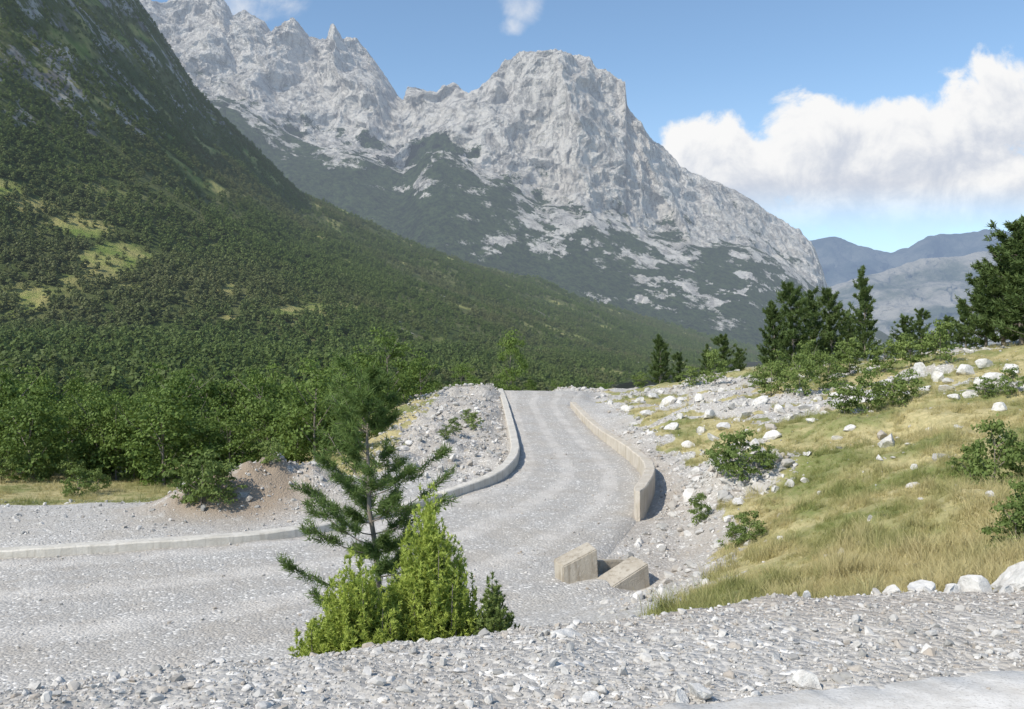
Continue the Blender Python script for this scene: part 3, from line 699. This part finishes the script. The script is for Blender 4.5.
# ------------------------------------------------------------------ broadleaf trees
DEC=[]
for k in range(6):
    H=rng.uniform(5.8,7.)
    DEC.append((dec_trunk(H,.09),crown(64,58,H*.33,H*.48,H*.49,H*.115,.185,MAT_LEAF,low=-1.)))
SM=[]
for k in range(4):
    SM.append((dec_trunk(1.9,.04),crown(40,56,1.1,1.05,.95,.34,.11,MAT_SHRUB,low=-.8,name='foliage')))
FARP=[crown(14,11,1.45,2.2,2.3,.75,.8,MAT_LEAF_FAR,name='hill_tree',jit=.35) for k in range(6)]
n=68000
u=rng.uniform(-40,780,n*8);t=rng.uniform(0.,1.,n*8)
A_=hill(u,t,False);B_=hill(u,np.minimum(t+.01,1.),False)
wgt=np.linalg.norm(A_-B_,axis=1)*A_[:,1]*np.minimum(1,(480/A_[:,1])**1.3)*(t<.99);wgt/=np.percentile(wgt,99.5)
k=rng.uniform(0,1,len(u))<wgt;u=u[k][:n];t=t[k][:n]
TPt=hill(u,t);pu,pv=img(TPt)
TPt=TPt[pv>-25];pu,pv=img(TPt)
nz=fbm(TPt/np.array([30,60,30]),5,.6);dn=fbm(TPt/60.+7,4,.6)
cl_=sst(.15,.45,clearing(pu,pv)+nz*.55)
keep=(rng.uniform(0,1,len(pu))>cl_*.9)&(rng.uniform(0,1,len(pu))<np.clip(.88+dn*1.0-.4*sst(190,60,pv)-.30*sst(280,420,pu),.15,1.))
TPt=TPt[keep];pu=pu[keep];pv=pv[keep]
dist=np.hypot(TPt[:,0],TPt[:,1])
sites=[]
for Y_,u0,u1,du in ((53.5,-30,345,25),(58.5,-40,365,26),(66,-20,380,28),(77,-35,395,28),(92,-30,440,26),(108,-20,480,25),(120,380,645,19)):
    q=u0
    while q<u1:
        u_=q+rng.normal(0,6);yy_=Y_*(1+rng.normal(0,.025));X_=(u_-512)/900*yy_
        hz_=gz(X_,yy_)[0]
        if yy_>80:
            th=(yy_-78)/170*.3;hh=hill(np.array([u_]),np.array([max(th,0)]))[0]
            hz_=max(hz_,hh[2] if u_<460 else -99)
        sites.append(np.array([X_,yy_,hz_-.1]))
        q+=du*rng.uniform(.75,1.25)
for p in sites:
    k=rng.integers(0,6);s=rng.uniform(.62,1.14)
    if p[1]>100: s*=.82
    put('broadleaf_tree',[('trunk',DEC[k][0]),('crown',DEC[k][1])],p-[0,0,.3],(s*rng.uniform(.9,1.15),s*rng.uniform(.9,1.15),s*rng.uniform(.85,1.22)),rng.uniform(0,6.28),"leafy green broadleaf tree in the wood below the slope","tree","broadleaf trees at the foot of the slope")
X_=-.1;Y_=118.;zg=gz(X_,Y_)[0];s=((354.5-326)/900*Y_-zg)/6.6
put('broadleaf_tree',[('trunk',DEC[1][0]),('crown',DEC[1][1])],(X_,Y_,zg),(s*.62,s*.62,s),1.,"taller slender light green tree rising above the wood","tree","broadleaf trees at the foot of the slope")
far=dist>122
FP=TPt[far];sc=rng.uniform(.45,1.2,len(FP))*np.interp(dist[far],[120,500,1500],[.9,.88,1.35])
sc*=1-.35*sst(200,60,pv[far])
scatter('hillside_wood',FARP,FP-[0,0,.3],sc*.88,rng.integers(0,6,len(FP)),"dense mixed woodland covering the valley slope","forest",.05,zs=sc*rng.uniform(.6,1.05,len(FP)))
SHR=[(203,505,1.1),(220,502,.85),(188,500,.7),(78,496,.8),(98,492,.6),(271,466,.6)]
SHR+=[(q+rng.uniform(-8,8),rng.uniform(474,483),rng.uniform(.6,1.05)) for q in range(-10,170,19)]
SHR+=[(742,478,.9),(722,474,.55),(766,470,.5),(750,543,.5),(735,548,.4),(700,522,.45),(995,484,.7),(1020,480,.6),(970,480,.45),(1016,552,.42),(1034,545,.5),
 (640,388,.9),(690,386,.9),(715,384,1.2),(772,396,1.1),(800,396,1.2),(828,390,1.1),(782,382,1.3),(812,378,1.2),(850,376,1.3),
 (845,414,.8),(868,412,.9),(893,407,.8),(908,400,.7),(885,372,1.2),(910,368,1.3),(758,388,.9),(940,362,1.2),(985,400,.5),(1012,396,.6),(475,430,.5),(455,435,.5),(468,425,.4),(445,440,.4)]
for (u_,v_,s) in SHR:
    p=px_to_ground(u_,v_);k=rng.integers(0,4)
    put('shrub',[('stem',SM[k][0]),('foliage',SM[k][1])],p-[0,0,.12*s],(s*rng.uniform(.85,1.15),s*.95,s*rng.uniform(.9,1.3)),rng.uniform(0,6.28),"low dense green juniper shrub growing among grass and stones","shrub","shrubs on the slopes")
# ------------------------------------------------------------------ conifers
CON=[conifer(7.5,.5,1.8,.36,6,5,2,12,.30,.10,MAT_PINE,r0=.14,irr=.45,pw=.65,drp=.2),conifer(7.5,.7,1.4,.38,5,5,2,12,.28,.09,MAT_PINE,r0=.13,irr=.5,pw=.6,drp=.2),conifer(7.5,1.0,1.9,.42,6,5,2,13,.32,.10,MAT_PINE,r0=.15,pw=.5,irr=.5,drp=.3,top=.5),conifer(7.5,.8,1.7,.40,5,6,2,13,.32,.10,MAT_PINE,r0=.15,pw=.55,irr=.55,drp=.3,top=.4)]
for (u_,Y_,vt,w_,k_) in [(660,95,335,.9,0),(678,100,352,.9,3),(705,100,345,1,1),(722,96,334,1.,3),(738,104,350,.9,2),
    (774,96,302,.85,0),(793,92,282,.85,3),(812,98,294,.8,2),(831,94,288,.8,3),(848,100,314,.8,2),(866,90,268,.75,1),(905,88,318,1.1,2),(922,84,308,.9,3),
    (948,80,318,1.1,2),(966,76,300,1.1,0),(985,72,268,1.1,2),(1003,70,240,1.05,3),(1022,68,226,1.1,2),(1045,66,215,1.2,0),(1012,78,262,1.1,2),(940,90,325,1.2,0),
    (412,98,368,1.,3)]:
    X_=(u_-512)/900*Y_;zg=gz(X_,Y_)[0]-.1;H=(354.5-vt)/900*Y_-zg;s=H/7.5
    T_,Cn=CON[k_]
    put('pine_tree',[('trunk',T_),('crown',Cn)],(X_,Y_,zg),(s*w_,s*w_,s),rng.uniform(0,6.28),"dark green pine tree standing on the slope crest","tree","pine trees along the crest")
# foreground young pine
T_,Cn=conifer(5.05,1.15,1.0,.31,6,7,3,24,.125,.014,MAT_PINE_NEAR,r0=.065,pw=.45,droop=.02,up=.28,irr=.42,spr=.75,top=.2,rg=np.random.default_rng(12),drp=.18,base_f=.6)
X_,Y_=-1.84,12.3;zg=gz(X_,Y_)[0];s=(-.20-zg)/5.05
put('young_pine_tree',[('trunk',T_),('crown',Cn)],(X_,Y_,zg),(s*1.02,s*1.02,s),1.1,"young pine with tufted needles growing beside the gravel road","tree")
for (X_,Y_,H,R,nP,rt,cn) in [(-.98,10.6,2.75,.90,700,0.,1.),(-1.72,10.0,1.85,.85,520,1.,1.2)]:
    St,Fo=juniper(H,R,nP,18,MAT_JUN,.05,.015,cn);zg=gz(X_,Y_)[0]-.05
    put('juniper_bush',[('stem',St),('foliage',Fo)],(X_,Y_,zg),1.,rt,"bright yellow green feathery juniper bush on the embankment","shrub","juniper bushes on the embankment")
St,Fo=juniper(1.25,.45,170,14,MAT_SHRUB,.05,.017,1.2);zg=gz(-.22,10.3)[0]
put('low_shrub',[('stem',St),('foliage',Fo)],(-.22,10.3,zg),1.,0,"small low green shrub at the foot of the juniper","shrub")
# ------------------------------------------------------------------ sky and clouds
w=bpy.data.worlds.new("World");scene.world=w
SD=Vector((-.62,-.54,.79)).normalized()
el=math.asin(SD.z);az=math.atan2(SD.x,SD.y)
m=M('w',w)
sky=m.n('ShaderNodeTexSky',sky_type='NISHITA',sun_disc=False,sun_elevation=el,sun_rotation=az,altitude=900.,air_density=1.,dust_density=1.,ozone_density=1.5)
tc=m.n('ShaderNodeTexCoord').outputs['Generated']
sp=m.n('ShaderNodeSeparateXYZ',{0:tc}).outputs
yc=m.ma('MAXIMUM',sp[1],.02);cu=m.ma('DIVIDE',sp[0],yc);cv=m.ma('DIVIDE',sp[2],yc)
EL=[(1000,106,62,56),(935,148,86,54),(888,162,70,48),(822,138,66,46),(870,178,150,44),(712,152,58,38),(765,180,130,40),(970,190,170,48),(1120,140,120,110),(880,206,200,26)]
WI=[(520,4,22,20),(511,26,14,10),(250,4,52,22)]
def dens(off):
    u_=m.ma('ADD',cu,off[0]);v_=m.ma('ADD',cv,off[1])
    vec=m.n('ShaderNodeCombineXYZ',{0:u_,1:v_,2:.93}).outputs[0]
    n1=m.ma('SUBTRACT',m.noise(vec,15,9,.60,.3),.5)
    def field(Ls):
        best=None
        for a,b,rx,ry in Ls:
            q=m.ma('MULTIPLY',m.ma('SUBTRACT',u_,(a-512)/900.),900./rx);r=m.ma('MULTIPLY',m.ma('SUBTRACT',v_,(354.5-b)/900.),900./ry)
            d=m.ma('SUBTRACT',1.,m.ma('ADD',m.ma('MULTIPLY',q,q),m.ma('MULTIPLY',r,r)))
            best=d if best is None else m.ma('SMOOTH_MAX',best,d,.4)
        return best
    big=m.ma('ADD',m.ma('MAXIMUM',field(EL),-2.),m.ma('MULTIPLY',n1,3.2))
    wi=m.ma('ADD',m.ma('MAXIMUM',field(WI),-2.),m.ma('MULTIPLY',n1,5.)) if off==(0,0) else None
    return big,wi
b0,w0=dens((0,0));b1,_=dens((-.012,.020))
mk=m.mr(b0,-.2,.35);mk=m.ma('MAXIMUM',mk,m.mr(w0,-.3,2.2,0,.8))
mk=m.ma('MULTIPLY',mk,m.mr(cv,(354.5-236)/900.,(354.5-180)/900.,.1,1.))
mk=m.ma('MULTIPLY',mk,m.ma('GREATER_THAN',sp[1],.05))
shd=m.mr(m.ma('SUBTRACT',b1,m.ma('MULTIPLY',b0,.6)),-.35,.95)  # cloud shading painted from the density offset toward the sun
cc=m.mix(shd,(1.0,1.0,1.0),(.64,.69,.79))
skc=m.mix(1.,sky.outputs[0],(1.16,1.24,1.22),'MULTIPLY')
skc=m.mix(m.mr(cv,.0,.34,.5,0.),skc,(3.9,5.0,6.4))
bg1=m.n('ShaderNodeBackground',{'Color':skc,'Strength':.15}).outputs[0]
bg2=m.n('ShaderNodeBackground',{'Color':cc,'Strength':.95}).outputs[0]
bg3=m.n('ShaderNodeMixShader',{0:mk,1:bg1,2:bg2}).outputs[0]
m.n('ShaderNodeOutputWorld',{'Surface':bg3})
w.cycles.sampling_method='MANUAL';w.cycles.sample_map_resolution=256
L=bpy.data.lights.new('sun','SUN');L.energy=4.6;L.angle=math.radians(.5);L.color=(1.,.93,.82)
lo=bpy.data.objects.new('sun',L);COL.objects.link(lo);lo.rotation_euler=SD.to_track_quat('Z','Y').to_euler();lo.location=(-20,-10,40)
cam=bpy.data.cameras.new('camera');cam.sensor_width=36;cam.lens=36*900/1024.;cam.clip_start=.1;cam.clip_end=40000
co=bpy.data.objects.new('camera',cam);COL.objects.link(co);co.location=(0,0,0);co.rotation_euler=(math.radians(90),0,0);scene.camera=co
scene.view_settings.view_transform='Standard';scene.view_settings.look='None';scene.view_settings.exposure=0
